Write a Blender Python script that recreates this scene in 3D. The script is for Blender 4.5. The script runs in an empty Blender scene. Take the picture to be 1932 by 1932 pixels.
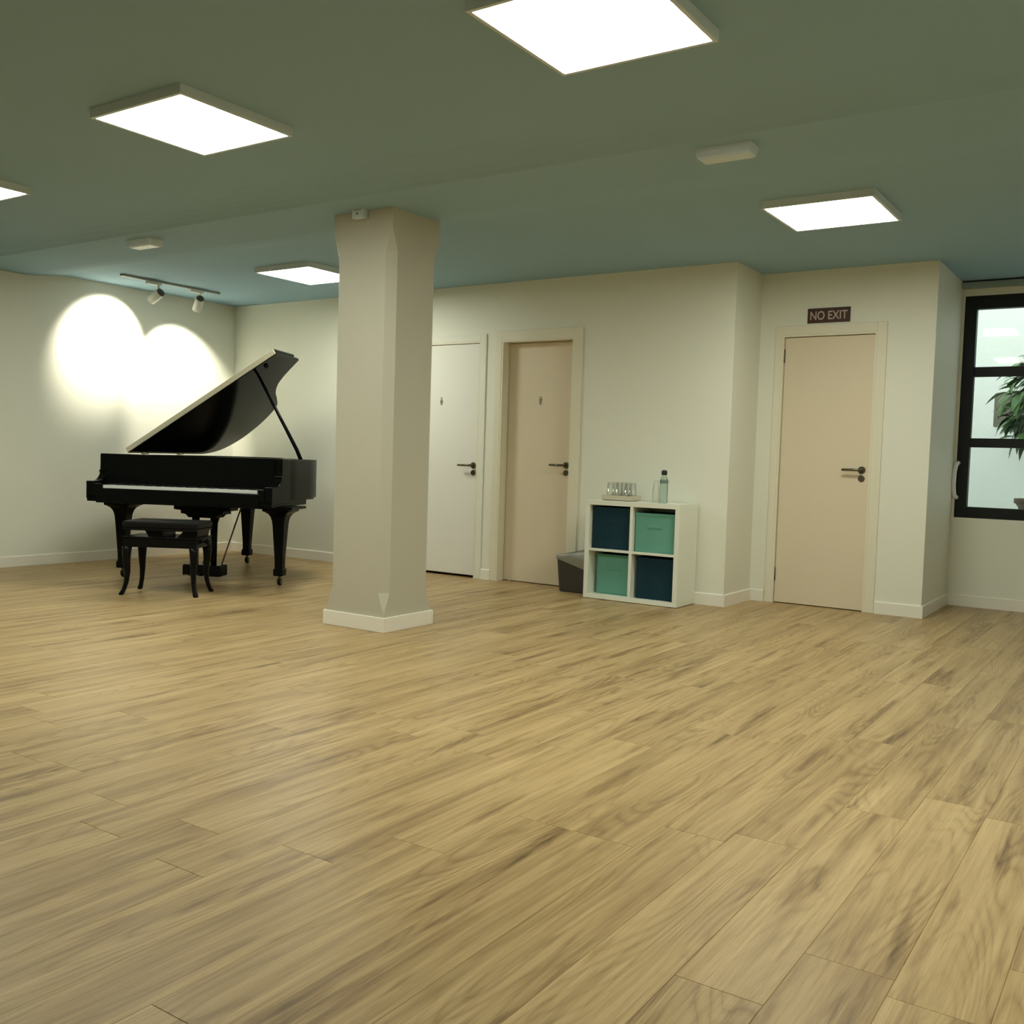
import bpy, bmesh, math, random
from mathutils import Vector, Matrix
random.seed(7)
S = bpy.context.scene
C = S.collection
R = math.radians

# ------------------------------------------------------------------ camera, sky, exposure
CAM = (0.0, 0.0, 1.04)
YAW, PITCH, ROLL, FPX = 0.591243, -0.054176, 0.030805, 1854.51
def camera():
    cy, sy, cp, sp = math.cos(YAW), math.sin(YAW), math.cos(PITCH), math.sin(PITCH)
    f = Vector((-sy*cp, cy*cp, sp)); r0 = Vector((cy, sy, 0)); u0 = r0.cross(f)
    cr, sr = math.cos(ROLL), math.sin(ROLL)
    r = cr*r0 + sr*u0; u = -sr*r0 + cr*u0
    m = Matrix(((r.x, u.x, -f.x, CAM[0]), (r.y, u.y, -f.y, CAM[1]), (r.z, u.z, -f.z, CAM[2]), (0, 0, 0, 1)))
    cam = bpy.data.cameras.new('camera'); o = bpy.data.objects.new('camera', cam); C.objects.link(o)
    o.matrix_world = m
    cam.sensor_fit = 'HORIZONTAL'; cam.sensor_width = 36.0; cam.lens = FPX/1932*36
    cam.clip_start = 0.02; cam.clip_end = 200
    S.camera = o
    return f, r, u
FWD, RGT, UPV = camera()
def to_px(p):
    d = Vector(p) - Vector(CAM); z = d.dot(FWD)
    if z < 0.05: return None
    return 966 + FPX*d.dot(RGT)/z, 966 - FPX*d.dot(UPV)/z

W = bpy.data.worlds.new('sky'); S.world = W; W.use_nodes = True
wn = W.node_tree.nodes; wl = W.node_tree.links
bg = wn['Background']
bg.inputs['Color'].default_value = (0.95, 0.985, 0.98, 1)
bg.inputs['Strength'].default_value = 2.35
S.view_settings.view_transform = 'Standard'
S.view_settings.look = 'None'
S.view_settings.exposure = 0.0
S.view_settings.gamma = 1.0
S.view_settings.use_curve_mapping = False
LAMP_STRENGTH = 29.0
LAMP_COLOR = (0.98, 1.0, 0.88, 1)
SPOT_WATTS = 100.0

# ------------------------------------------------------------------ room numbers (metres)
XL, YB, H, YB2, X1, X2, YW = -8.094, 6.837, 2.507, 7.368, -2.697, -1.434, 8.301
XR, YR = 1.75, -2.6           # walls behind the camera
SOFFIT = 2.458

# ------------------------------------------------------------------ helpers
def mat(name, color, rough=0.6, metal=0.0, spec=0.5, bump=0.0, bscale=60.0, var=0.0, vscale=3.0, coat=0.0, emit=None, estr=0.0, trans=0.0, alpha=1.0):
    m = bpy.data.materials.new(name); m.use_nodes = True
    nt = m.node_tree; b = nt.nodes['Principled BSDF']
    c = tuple(color) + (1.0,)
    b.inputs['Base Color'].default_value = c
    b.inputs['Roughness'].default_value = rough
    b.inputs['Metallic'].default_value = metal
    b.inputs['Specular IOR Level'].default_value = spec
    if coat: b.inputs['Coat Weight'].default_value = coat; b.inputs['Coat Roughness'].default_value = 0.05
    if emit: b.inputs['Emission Color'].default_value = emit; b.inputs['Emission Strength'].default_value = estr
    if trans: b.inputs['Transmission Weight'].default_value = trans
    if var or bump:
        tc = nt.nodes.new('ShaderNodeTexCoord')
    if var:
        n = nt.nodes.new('ShaderNodeTexNoise'); n.inputs['Scale'].default_value = vscale; n.inputs['Detail'].default_value = 4
        nt.links.new(tc.outputs['Object'], n.inputs['Vector'])
        mx = nt.nodes.new('ShaderNodeMix'); mx.data_type = 'RGBA'
        mx.inputs['A'].default_value = tuple(x*(1-var) for x in color) + (1,)
        mx.inputs['B'].default_value = tuple(min(1, x*(1+var)) for x in color) + (1,)
        nt.links.new(n.outputs['Fac'], mx.inputs['Factor']); nt.links.new(mx.outputs['Result'], b.inputs['Base Color'])
    if bump:
        n2 = nt.nodes.new('ShaderNodeTexNoise'); n2.inputs['Scale'].default_value = bscale; n2.inputs['Detail'].default_value = 3
        nt.links.new(tc.outputs['Object'], n2.inputs['Vector'])
        bp = nt.nodes.new('ShaderNodeBump'); bp.inputs['Strength'].default_value = bump; bp.inputs['Distance'].default_value = 0.01
        nt.links.new(n2.outputs['Fac'], bp.inputs['Height']); nt.links.new(bp.outputs['Normal'], b.inputs['Normal'])
    return m

def glass_mat(name, tint=(1, 1, 1), gloss=0.10):
    m = bpy.data.materials.new(name); m.use_nodes = True; nt = m.node_tree
    for n in list(nt.nodes):
        if n.type != 'OUTPUT_MATERIAL': nt.nodes.remove(n)
    out = nt.nodes['Material Output']
    t = nt.nodes.new('ShaderNodeBsdfTransparent'); t.inputs['Color'].default_value = tuple(tint) + (1,)
    g = nt.nodes.new('ShaderNodeBsdfGlossy'); g.inputs['Roughness'].default_value = 0.03
    fr = nt.nodes.new('ShaderNodeFresnel'); fr.inputs['IOR'].default_value = 1.45
    lw = nt.nodes.new('ShaderNodeMath'); lw.operation = 'MULTIPLY'; lw.inputs[1].default_value = gloss*5
    nt.links.new(fr.outputs[0], lw.inputs[0])
    mx = nt.nodes.new('ShaderNodeMixShader')
    nt.links.new(lw.outputs[0], mx.inputs['Fac']); nt.links.new(t.outputs[0], mx.inputs[1]); nt.links.new(g.outputs[0], mx.inputs[2])
    nt.links.new(mx.outputs[0], out.inputs['Surface'])
    return m

class MB:
    """collects shapes into one bmesh"""
    def __init__(s): s.b = bmesh.new()
    def box(s, x0, x1, y0, y1, z0, z1):
        v = [s.b.verts.new(p) for p in ((x0,y0,z0),(x1,y0,z0),(x1,y1,z0),(x0,y1,z0),(x0,y0,z1),(x1,y0,z1),(x1,y1,z1),(x0,y1,z1))]
        for f in ((3,2,1,0),(4,5,6,7),(0,1,5,4),(1,2,6,5),(2,3,7,6),(3,0,4,7)): s.b.faces.new([v[i] for i in f])
        return s
    def prism(s, poly, axis, a, b, smooth=False):
        """poly: 2D points; axis x: (y,z), axis y: (x,z), axis z: (x,y)"""
        def P(p, t):
            return {'x': (t, p[0], p[1]), 'y': (p[0], t, p[1]), 'z': (p[0], p[1], t)}[axis]
        A = [s.b.verts.new(P(p, a)) for p in poly]; B = [s.b.verts.new(P(p, b)) for p in poly]
        n = len(poly)
        s.b.faces.new(A[::-1]); s.b.faces.new(B)
        for i in range(n):
            f = s.b.faces.new((A[i], A[(i+1) % n], B[(i+1) % n], B[i])); f.smooth = smooth
        return s
    def loft(s, rings, cap=True, smooth=False):
        L = [[s.b.verts.new(p) for p in r] for r in rings]; n = len(L[0])
        for a, b in zip(L, L[1:]):
            for i in range(n):
                f = s.b.faces.new((a[i], a[(i+1) % n], b[(i+1) % n], b[i])); f.smooth = smooth
        if cap: s.b.faces.new(L[0][::-1]); s.b.faces.new(L[-1])
        return s
    def lathe(s, prof, cx=0, cy=0, seg=20, cz=0, cap=True):
        rings = [[(cx + r*math.cos(2*math.pi*k/seg), cy + r*math.sin(2*math.pi*k/seg), cz + z) for k in range(seg)] for r, z in prof]
        return s.loft(rings, cap, True)
    def tube(s, pts, rad, seg=10):
        pts = [Vector(p) for p in pts]
        if not isinstance(rad, (list, tuple)): rad = [rad]*len(pts)
        rings = []; ref = Vector((0.13, 0.27, 0.95)).normalized()
        for i, p in enumerate(pts):
            d = (pts[min(i+1, len(pts)-1)] - pts[max(i-1, 0)]).normalized()
            if abs(d.dot(ref)) > 0.95: ref = Vector((1, 0.1, 0.05)).normalized()
            a = d.cross(ref).normalized(); b = d.cross(a)
            rings.append([p + rad[i]*(math.cos(2*math.pi*k/seg)*a + math.sin(2*math.pi*k/seg)*b) for k in range(seg)])
        return s.loft(rings, True, True)
    def xf(s, m): bmesh.ops.transform(s.b, matrix=m, verts=s.b.verts); return s
    def build(s, name, m=None, parent=None, bevel=0.0, seg=2, loc=None, rot=None):
        bmesh.ops.recalc_face_normals(s.b, faces=s.b.faces)
        me = bpy.data.meshes.new(name); s.b.to_mesh(me); s.b.free()
        if m: me.materials.append(m)
        o = bpy.data.objects.new(name, me); C.objects.link(o)
        if parent: o.parent = parent
        if loc: o.location = loc
        if rot: o.rotation_euler = rot
        if bevel:
            bv = o.modifiers.new('bevel', 'BEVEL'); bv.width = bevel; bv.segments = seg; bv.limit_method = 'ANGLE'; bv.angle_limit = R(35)
            bv.harden_normals = False
        return o

def tag(o, label=None, cat=None, group=None, kind=None):
    if label: o['label'] = label
    if cat: o['category'] = cat
    if group: o['group'] = group
    if kind: o['kind'] = kind
    return o
def empty(name, loc=(0, 0, 0), rz=0.0):
    o = bpy.data.objects.new(name, None); C.objects.link(o); o.location = loc; o.rotation_euler = (0, 0, rz)
    o.empty_display_size = 0.1
    return o
def copy_tree(o, parent=None):
    c = o.copy(); C.objects.link(c)
    if parent is not None: c.parent = parent
    for ch in [x for x in bpy.data.objects if x.parent == o and x.name != c.name]: copy_tree(ch, c)
    return c
def catmull(pts, n=8, closed=False):
    out = []; N = len(pts)
    rng = range(N if closed else N-1)
    for i in rng:
        p0, p1, p2, p3 = [pts[(i+k) % N] if closed else pts[min(max(i+k, 0), N-1)] for k in (-1, 0, 1, 2)]
        for j in range(n):
            t = j/n
            out.append(tuple(0.5*((2*b) + (-a+c)*t + (2*a-5*b+4*c-d)*t*t + (-a+3*b-3*c+d)*t**3) for a, b, c, d in zip(p0, p1, p2, p3)))
    if not closed: out.append(tuple(pts[-1]))
    return out

# ------------------------------------------------------------------ materials
M = {}
M['wall'] = mat('wall_paint', (0.80, 0.80, 0.68), 0.55, spec=0.35, bump=0.03, bscale=220, var=0.015, vscale=1.2)
M['ceiling'] = mat('ceiling_paint', (0.315, 0.48, 0.58), 0.8, spec=0.2, bump=0.03, bscale=160, var=0.02, vscale=1.0)
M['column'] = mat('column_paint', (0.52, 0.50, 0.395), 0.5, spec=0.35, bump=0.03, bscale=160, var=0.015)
M['trim'] = mat('white_trim', (0.86, 0.83, 0.72), 0.4, spec=0.4)
M['door_beige'] = mat('door_laminate', (0.74, 0.64, 0.47), 0.42, spec=0.4, var=0.02, vscale=2)
M['door_white'] = mat('white_door_paint', (0.80, 0.79, 0.70), 0.4, spec=0.4, var=0.01)
M['casing'] = mat('door_casing_paint', (0.78, 0.74, 0.58), 0.42, spec=0.4)
M['gap'] = mat('dark_gap', (0.02, 0.02, 0.018), 0.9)
M['bronze'] = mat('dark_handle_metal', (0.16, 0.145, 0.10), 0.32, metal=0.85)
M['frame_white'] = mat('lamp_housing', (0.66, 0.74, 0.76), 0.5)
M['diffuser'] = mat('lit_diffuser', (0.9, 0.9, 0.9), 0.5, emit=LAMP_COLOR, estr=LAMP_STRENGTH)
M['plastic'] = mat('white_plastic', (0.66, 0.74, 0.76), 0.45)
M['lens'] = mat('emergency_lens', (0.62, 0.72, 0.76), 0.3, bump=0.3, bscale=120)
M['track'] = mat('track_grey', (0.30, 0.33, 0.30), 0.45, metal=0.3)
M['head'] = mat('spot_head_paint', (0.70, 0.72, 0.66), 0.35)
M['head_dark'] = mat('spot_head_back', (0.05, 0.055, 0.045), 0.5)
M['bulb'] = mat('lit_bulb', (1, 1, 1), 0.5, emit=(1, 0.97, 0.9, 1), estr=40)
M['lacquer'] = mat('black_piano_lacquer', (0.006, 0.0068, 0.006), 0.10, spec=0.05)
M['satin'] = mat('black_satin_wood', (0.006, 0.006, 0.0055), 0.30, spec=0.10)
M['leather'] = mat('black_seat_leather', (0.008, 0.008, 0.0075), 0.45, spec=0.12, bump=0.12, bscale=180)
M['ivory'] = mat('white_key_plastic', (0.88, 0.88, 0.84), 0.22)
M['ebony'] = mat('black_key', (0.01, 0.01, 0.01), 0.3)
M['brass'] = mat('polished_brass', (0.85, 0.78, 0.52), 0.22, metal=1.0)
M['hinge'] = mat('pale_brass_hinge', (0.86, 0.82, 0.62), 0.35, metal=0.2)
M['plate'] = mat('bronze_iron_plate', (0.10, 0.07, 0.03), 0.35, metal=0.7)
M['sound'] = mat('soundboard_spruce', (0.10, 0.06, 0.025), 0.4)
M['rubber_and_shadow'] = mat('black_rubber_and_shadow', (0.015, 0.015, 0.015), 0.8)
M['white_furn'] = mat('white_foil', (0.80, 0.82, 0.70), 0.32, spec=0.45)
M['navy'] = mat('petrol_blue_fabric', (0.0125, 0.040, 0.056), 0.9, spec=0.15, bump=0.3, bscale=350, var=0.12, vscale=6)
M['teal'] = mat('teal_fabric', (0.145, 0.37, 0.285), 0.9, spec=0.15, bump=0.3, bscale=350, var=0.10, vscale=6)
M['bin'] = mat('dark_bin_plastic', (0.045, 0.042, 0.036), 0.4)
M['bag'] = mat('grey_bin_liner', (0.26, 0.255, 0.20), 0.35, bump=0.5, bscale=40)
M['glass'] = glass_mat('clear_glass', (0.985, 0.99, 0.98), 0.07)
M['pane'] = glass_mat('window_glass', (0.93, 0.97, 0.95), 0.10)
M['water'] = glass_mat('clear_bottle_plastic', (0.80, 0.88, 0.85), 0.10)
M['cap'] = mat('dark_cap', (0.012, 0.018, 0.012), 0.4)
M['label'] = mat('bottle_label', (0.16, 0.22, 0.20), 0.5)
M['tray'] = mat('pale_tray', (0.58, 0.52, 0.38), 0.4)
M['alu'] = mat('black_window_frame', (0.006, 0.008, 0.0075), 0.5, spec=0.3)
M['headrail'] = mat('grey_headrail', (0.28, 0.36, 0.34), 0.6)
M['pull'] = mat('white_pull_handle', (0.9, 0.9, 0.88), 0.2)
M['sign'] = mat('maroon_sign_plate', (0.055, 0.018, 0.012), 0.5)
M['sign_text'] = mat('sign_lettering', (0.50, 0.40, 0.34), 0.6)
M['glyph'] = mat('grey_glyph', (0.24, 0.23, 0.16), 0.5)
M['render'] = mat('courtyard_render', (0.78, 0.82, 0.77), 0.85, bump=0.2, bscale=40, var=0.05, vscale=2)
M['paving'] = mat('courtyard_paving', (0.42, 0.44, 0.38), 0.85, bump=0.2, bscale=20, var=0.1)
M['leaf'] = mat('green_leaf', (0.09, 0.22, 0.045), 0.35, var=0.5, vscale=14)
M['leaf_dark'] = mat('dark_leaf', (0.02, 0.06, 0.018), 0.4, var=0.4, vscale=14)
M['stem'] = mat('plant_stem', (0.12, 0.10, 0.06), 0.8)
M['pot'] = mat('brown_pot', (0.12, 0.075, 0.045), 0.6, bump=0.2, bscale=50, var=0.2)
M['soil'] = mat('soil', (0.03, 0.025, 0.02), 0.95, bump=0.6, bscale=60)
M['planter'] = mat('weathered_planter', (0.30, 0.28, 0.22), 0.85, bump=0.3, bscale=40, var=0.2, vscale=8)
M['slab'] = mat('screed', (0.06, 0.05, 0.035), 0.9)

def wood():
    m = bpy.data.materials.new('oak_vinyl_plank'); m.use_nodes = True; nt = m.node_tree; N = nt.nodes; L = nt.links
    b = N['Principled BSDF']
    def node(t, **k):
        n = N.new(t)
        for a, v in k.items(): setattr(n, a, v)
        return n
    def math_(op, a, bb=None, c=None):
        n = node('ShaderNodeMath', operation=op)
        for i, v in enumerate((a, bb, c)):
            if v is None: continue
            if isinstance(v, (int, float)): n.inputs[i].default_value = v
            else: L.new(v, n.inputs[i])
        return n.outputs[0]
    geo = node('ShaderNodeNewGeometry'); oi = node('ShaderNodeObjectInfo')
    at = node('ShaderNodeAttribute', attribute_name='plank_shade')
    rnd = math_('FRACT', math_('ADD', oi.outputs['Random'], at.outputs['Fac']))
    sep = node('ShaderNodeSeparateXYZ'); L.new(geo.outputs['Position'], sep.inputs[0])
    off = math_('MULTIPLY', rnd, 53.0)
    def coords(sx, sy, oz):
        c = node('ShaderNodeCombineXYZ')
        L.new(math_('MULTIPLY_ADD', sep.outputs['X'], sx, off), c.inputs[0])
        L.new(math_('MULTIPLY_ADD', sep.outputs['Y'], sy, off), c.inputs[1])
        L.new(math_('ADD', off, oz), c.inputs[2])
        return c.outputs[0]
    def noise(vec, scale, detail, rough=0.55, dist=0.0):
        n = node('ShaderNodeTexNoise'); n.inputs['Scale'].default_value = scale; n.inputs['Detail'].default_value = detail
        n.inputs['Roughness'].default_value = rough; n.inputs['Distortion'].default_value = dist
        L.new(vec, n.inputs['Vector']); return n.outputs['Fac']
    n_soft = noise(coords(13.0, 0.75, 0), 1.0, 4, 0.6)               # broad tone drifts
    n_field = noise(coords(4.5, 0.55, 7.3), 1.0, 1.5)         # field whose contours are cathedral grain
    n_fine = noise(coords(95, 2.6, 3.1), 1.0, 5, 0.65)        # streaks
    n_pore = noise(coords(330, 14, 5.7), 1.0, 2, 0.6)         # pores
    n_knot = noise(coords(6.0, 1.6, 11.0), 1.0, 2)
    rings = math_('ABSOLUTE', math_('SINE', math_('MULTIPLY_ADD', n_field, 95.0, math_('MULTIPLY', n_fine, 1.6))))
    rings = math_('POWER', rings, 0.55)
    amp = math_('SMOOTH_MIN', 1.0, math_('MULTIPLY', math_('MAXIMUM', math_('SUBTRACT', n_knot, 0.44), 0.0), 6.0), 0.2)
    ringd = math_('MULTIPLY', math_('SUBTRACT', 1.0, rings), math_('MULTIPLY_ADD', amp, 0.22, 0.06))
    dark = math_('MULTIPLY', math_('MAXIMUM', math_('SUBTRACT', noise(coords(17.0, 1.5, 21.0), 1.0, 4, 0.6), 0.57), 0.0), 3.0)
    tone = math_('ADD', math_('MULTIPLY_ADD', math_('SUBTRACT', n_soft, 0.5), 0.95, 0.66),
                 math_('MULTIPLY', math_('SUBTRACT', n_fine, 0.5), 0.6))
    tone = math_('ADD', tone, math_('MULTIPLY', math_('SUBTRACT', n_pore, 0.5), 0.22))
    n_mid = noise(coords(42.0, 1.1, 31.0), 1.0, 3, 0.55)
    tone = math_('ADD', tone, math_('MULTIPLY', math_('SUBTRACT', n_mid, 0.5), 0.62))
    tone = math_('SUBTRACT', tone, ringd)
    tone = math_('SUBTRACT', tone, dark)
    tone = math_('ADD', tone, math_('MULTIPLY', math_('SUBTRACT', math_('FRACT', math_('MULTIPLY', rnd, 7.77)), 0.5), 0.13))
    cr = node('ShaderNodeValToRGB'); e = cr.color_ramp.elements
    e[0].position = 0.0; e[0].color = (0.135, 0.085, 0.036, 1)
    e[1].position = 1.0; e[1].color = (0.60, 0.43, 0.215, 1)
    k = e.new(0.38); k.color = (0.30, 0.195, 0.084, 1)
    k = e.new(0.66); k.color = (0.44, 0.305, 0.140, 1)
    L.new(tone, cr.inputs[0]); L.new(cr.outputs[0], b.inputs['Base Color'])
    b.inputs['Specular IOR Level'].default_value = 0.18
    L.new(math_('MULTIPLY_ADD', n_fine, 0.14, 0.28), b.inputs['Roughness'])
    bp = node('ShaderNodeBump'); bp.inputs['Strength'].default_value = 0.22; bp.inputs['Distance'].default_value = 0.004
    L.new(math_('SUBTRACT', math_('ADD', n_fine, math_('MULTIPLY', n_pore, 0.6)), ringd), bp.inputs['Height']); L.new(bp.outputs['Normal'], b.inputs['Normal'])
    return m
M['wood'] = wood()

# ------------------------------------------------------------------ floor of separate planks
def add_plank(b, x0, x1, y0, y1, shade=None, layer=None):
    c = 0.0009; g = 0.0002; d = -0.006
    x0 += g; x1 -= g; y0 += g; y1 -= g
    lo = [b.verts.new(p) for p in ((x0,y0,d),(x1,y0,d),(x1,y1,d),(x0,y1,d))]
    mi = [b.verts.new(p) for p in ((x0,y0,-c),(x1,y0,-c),(x1,y1,-c),(x0,y1,-c))]
    hi = [b.verts.new(p) for p in ((x0+c,y0+c,0),(x1-c,y0+c,0),(x1-c,y1-c,0),(x0+c,y1-c,0))]
    fs = [b.faces.new(hi)]
    for A, B in ((lo, mi), (mi, hi)):
        for i in range(4): fs.append(b.faces.new((A[i], A[(i+1) % 4], B[(i+1) % 4], B[i])))
    if layer is not None:
        for f in fs: f[layer] = shade
def build_floor():
    mb = MB()
    mb.box(XL-0.15, XR+0.15, YR-0.15, YW+0.25, -0.16, -0.006)
    fl = mb.build('floor', M['slab'])
    tag(fl, 'oak effect plank floor running away toward the window wall', 'floor', kind='structure')
    pw, plen = 0.186, 1.24
    full = bmesh.new(); add_plank(full, 0, pw, 0, plen)
    me_full = bpy.data.meshes.new('plank'); full.to_mesh(me_full); full.free(); me_full.materials.append(M['wood'])
    items = []
    n0 = math.floor((XL + 0.974)/pw) - 1
    rnd = random.Random(11)
    k = 0
    for i in range(n0, int((XR + 1.2)/pw) + 3):
        xa, xb = -0.974 + i*pw, -0.974 + (i+1)*pw
        xa2, xb2 = max(xa, XL), min(xb, XR)
        if xb2 - xa2 < 0.01: continue
        top = YB if xb2 < X1 + 0.004 else (YB2 if xb2 < X2 + 0.004 else YW)
        y = YR - rnd.random()*plen
        if i == 0: y = 3.878 - 6*plen
        if i == 1: y = 3.06 - 5*plen + 0.0
        while y < top:
            ya, yb = max(y, YR), min(y+plen, top)
            if yb - ya > 0.015:
                cut = [(X1, YB), (X2, YB2)]
                done = False
                for cx, cyy in cut:
                    if xa2 < cx - .002 < xb2 - .004 and yb > cyy:
                        if cyy - ya > .015: items.append((xa2, xb2, ya, cyy))
                        items.append((cx, xb2, max(ya, cyy), yb)); done = True
                if not done: items.append((xa2, xb2, ya, yb))
            y += plen
    def seen(it):
        best = 0
        xs = []
        for px in (it[0], it[1]):
            for t in (0, .25, .5, .75, 1):
                q = to_px((px, it[2] + (it[3]-it[2])*t, 0))
                if q and -10 < q[0] < 1942 and -10 < q[1] < 1942: best += 1
        return best
    vis = [it for it in items if seen(it)]
    rest = [it for it in items if not seen(it)]
    vis.sort(key=lambda t: (t[0]+t[1])**2/4 + (t[2]+t[3])**2/4)
    single, more = vis[:300], vis[300:]
    for it in single:
        if abs(it[1]-it[0]-pw) < 1e-4 and abs(it[3]-it[2]-plen) < 1e-4:
            o = bpy.data.objects.new('plank', me_full); C.objects.link(o); o.parent = fl; o.location = (it[0], it[2], 0)
        else:
            b = bmesh.new(); add_plank(b, 0, it[1]-it[0], 0, it[3]-it[2])
            me = bpy.data.meshes.new('plank'); b.to_mesh(me); b.free(); me.materials.append(M['wood'])
            o = bpy.data.objects.new('plank', me); C.objects.link(o); o.parent = fl; o.location = (it[0], it[2], 0)
    b = bmesh.new(); layer = b.faces.layers.float.new('plank_shade')
    for it in more + rest: add_plank(b, *it, shade=rnd.random(), layer=layer)
    me = bpy.data.meshes.new('plank_field'); b.to_mesh(me); b.free(); me.materials.append(M['wood'])
    o = bpy.data.objects.new('plank_field', me); C.objects.link(o); o.parent = fl; o['kind'] = 'stuff'
    return fl
build_floor()

# ------------------------------------------------------------------ walls
T = 0.15
def wall_x(name, x0, x1, yface, openings, label, z1=H+0.1, depth=T):
    """wall lying along x whose face at yface looks toward -y; openings (xa,xb,za,zb)"""
    mb = MB()
    xs = sorted({x0, x1} | {v for o in openings for v in o[:2]}); zs = sorted({0.0, z1} | {v for o in openings for v in o[2:]})
    for xa, xb in zip(xs, xs[1:]):
        for za, zb in zip(zs, zs[1:]):
            mx, mz = (xa+xb)/2, (za+zb)/2
            if any(o[0] < mx < o[1] and o[2] < mz < o[3] for o in openings): continue
            mb.box(xa, xb, yface, yface+depth, za, zb)
    bmesh.ops.remove_doubles(mb.b, verts=mb.b.verts, dist=1e-5)
    o = mb.build(name, M['wall'])
    return tag(o, label, 'wall', kind='structure')
D1 = (-5.665, -4.955, 0.0, 2.03)      # door openings in the back wall
D2 = (-4.735, -4.035, 0.0, 2.025)
D3 = (-2.52, -1.825, 0.0, 2.035)
WIN = (-1.415, 0.62, 0.69, 2.40)
wall_x('wall_back', XL-T, X1, YB, [D1, D2], 'white back wall holding the two side by side doors')
wall_x('wall_recess', X1, X2, YB2, [D3], 'white wall around the beige door under the red sign')
wall_x('wall_window', X2, XR+T, YW, [WIN], 'white wall around the black framed window')
def wall_box(name, x0, x1, y0, y1, label):
    return tag(MB().box(x0, x1, y0, y1, 0, H+0.1).build(name, M['wall']), label, 'wall', kind='structure')
wall_box('wall_left', XL-T, XL, YR, YB, 'white wall lit by two round pools of spotlight')
wall_box('wall_return_inner', X1-T, X1, YB+T, YB2+T, 'short white return wall between cube shelf and beige door')
wall_box('wall_return_outer', X2-T, X2, YB2+T, YW+T, 'short white return wall between beige door and window')
wall_box('wall_right', XR, XR+T, YR, YW, 'plain white wall at the window end of the room')
wall_box('wall_rear', XL-T, XR+T, YR-T, YR, 'plain white wall facing the piano end of the room')
tag(MB().box(XL-T, XR+T, YR-T, YW+T, H, H+0.12).build('ceiling', M['ceiling']), 'flat grey green painted ceiling with square lights', 'ceiling', kind='structure')
# broad beam across the ceiling, coved on the near side
prof = [(3.76, H), (3.84, H-0.004), (3.92, H-0.012), (3.99, H-0.023), (4.05, H-0.037), (4.085, SOFFIT), (4.60, SOFFIT), (4.70, SOFFIT+.008), (4.80, SOFFIT+.022), (4.90, H-.010), (5.0, H-.003), (5.1, H), (5.1, H+0.05), (3.74, H+0.05)]
tag(MB().prism(prof, 'x', XL, XR).build('ceiling_beam', M['ceiling']), 'shallow coved beam crossing the ceiling above the column', 'beam', kind='structure')

def skirting(name, pts, label, h=0.09, t=0.012):
    """pts: corner points of the wall face at the floor; boards stand on its left side when walking along"""
    mb = MB()
    for (xa, ya), (xb, yb) in zip(pts, pts[1:]):
        if abs(ya-yb) < 1e-6:
            x0, x1 = min(xa, xb), max(xa, xb)
            mb.prism([(ya, 0), (ya-t, 0), (ya-t, h-0.006), (ya-t*0.5, h), (ya, h)], 'x', x0, x1)
        else:
            y0, y1 = min(ya, yb), max(ya, yb)
            mb.prism([(xa, 0), (xa+t, 0), (xa+t, h-0.006), (xa+t*0.5, h), (xa, h)], 'y', y0, y1)
    o = mb.build(name, M['trim'])
    return tag(o, label, 'baseboard', kind='structure')
skirting('baseboard_left', [(XL, YR), (XL, YB)], 'white baseboard behind the piano on the spotlit wall')
skirting('baseboard_corner', [(XL, YB), (D1[0]-0.065, YB)], 'white baseboard from the room corner to the column')
skirting('baseboard_between_doors', [(D1[1]+0.062, YB), (D2[0]-0.062, YB)], 'stub of white baseboard between the two doors')
skirting('baseboard_back', [(D2[1]+0.082, YB), (X1, YB)], 'white baseboard behind the bin and cube shelf')
skirting('baseboard_return_inner', [(X1, YB-0.012), (X1, YB2)], 'white baseboard on the short return beside the cube shelf')
skirting('baseboard_recess_near_shelf', [(X1, YB2), (D3[0]-0.06, YB2)], 'stub of white baseboard beside the beige door frame, shelf side')
skirting('baseboard_recess', [(D3[1]+0.070, YB2), (X2, YB2)], 'white baseboard between the beige door and the outer corner')
skirting('baseboard_return_outer', [(X2, YB2-0.012), (X2, YW)], 'white baseboard on the short return toward the window')
skirting('baseboard_window', [(X2, YW), (XR, YW)], 'white baseboard under the black window')

# ------------------------------------------------------------------ column
def column():
    x0, x1, y0, y1 = -4.245, -3.785, 4.325, 4.757
    def ring(z, c):
        return [(x0+c, y0, z), (x1-c, y0, z), (x1, y0+c, z), (x1, y1-c, z), (x1-c, y1, z), (x0+c, y1, z), (x0, y1-c, z), (x0, y0+c, z)]
    o = MB().loft([ring(0, .001), ring(.105, .001), ring(.23, .048), ring(2.215, .048), ring(2.345, .001), ring(SOFFIT+0.02, .001)]).build('column', M['column'])
    tag(o, 'square column with chamfered edges standing in the middle of the floor', 'column', kind='structure')
    t = 0.015; mb = MB(); z = 0.088
    mb.box(x0-t, x1+t, y0-t, y0, 0, z).box(x0-t, x1+t, y1, y1+t, 0, z).box(x0-t, x0, y0, y1, 0, z).box(x1, x1+t, y0, y1, 0, z)
    mb.build('column_baseboard', M['trim'], o, bevel=0.003)
    return o
column()

def sensor():
    r = empty('motion_sensor', (-4.02, 4.325, 2.455-0.0))
    tag(r, 'small white sensor box high on the column face', 'sensor')
    MB().box(-.047, .047, -.045, 0, -.048, .045).build('housing', M['plastic'], r, bevel=0.008)
    MB().box(-.026, .026, -.0475, -.0445, -.004, .050).build('lens', mat('sensor_lens', (0.42, 0.45, 0.42), 0.3), r)
    MB().lathe([(.006, 0), (.006, .003)], seg=10).xf(Matrix.Rotation(R(90), 4, 'X')).build('indicator', M['head_dark'], r, loc=(0, -.0445, -.022))
sensor()

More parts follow.
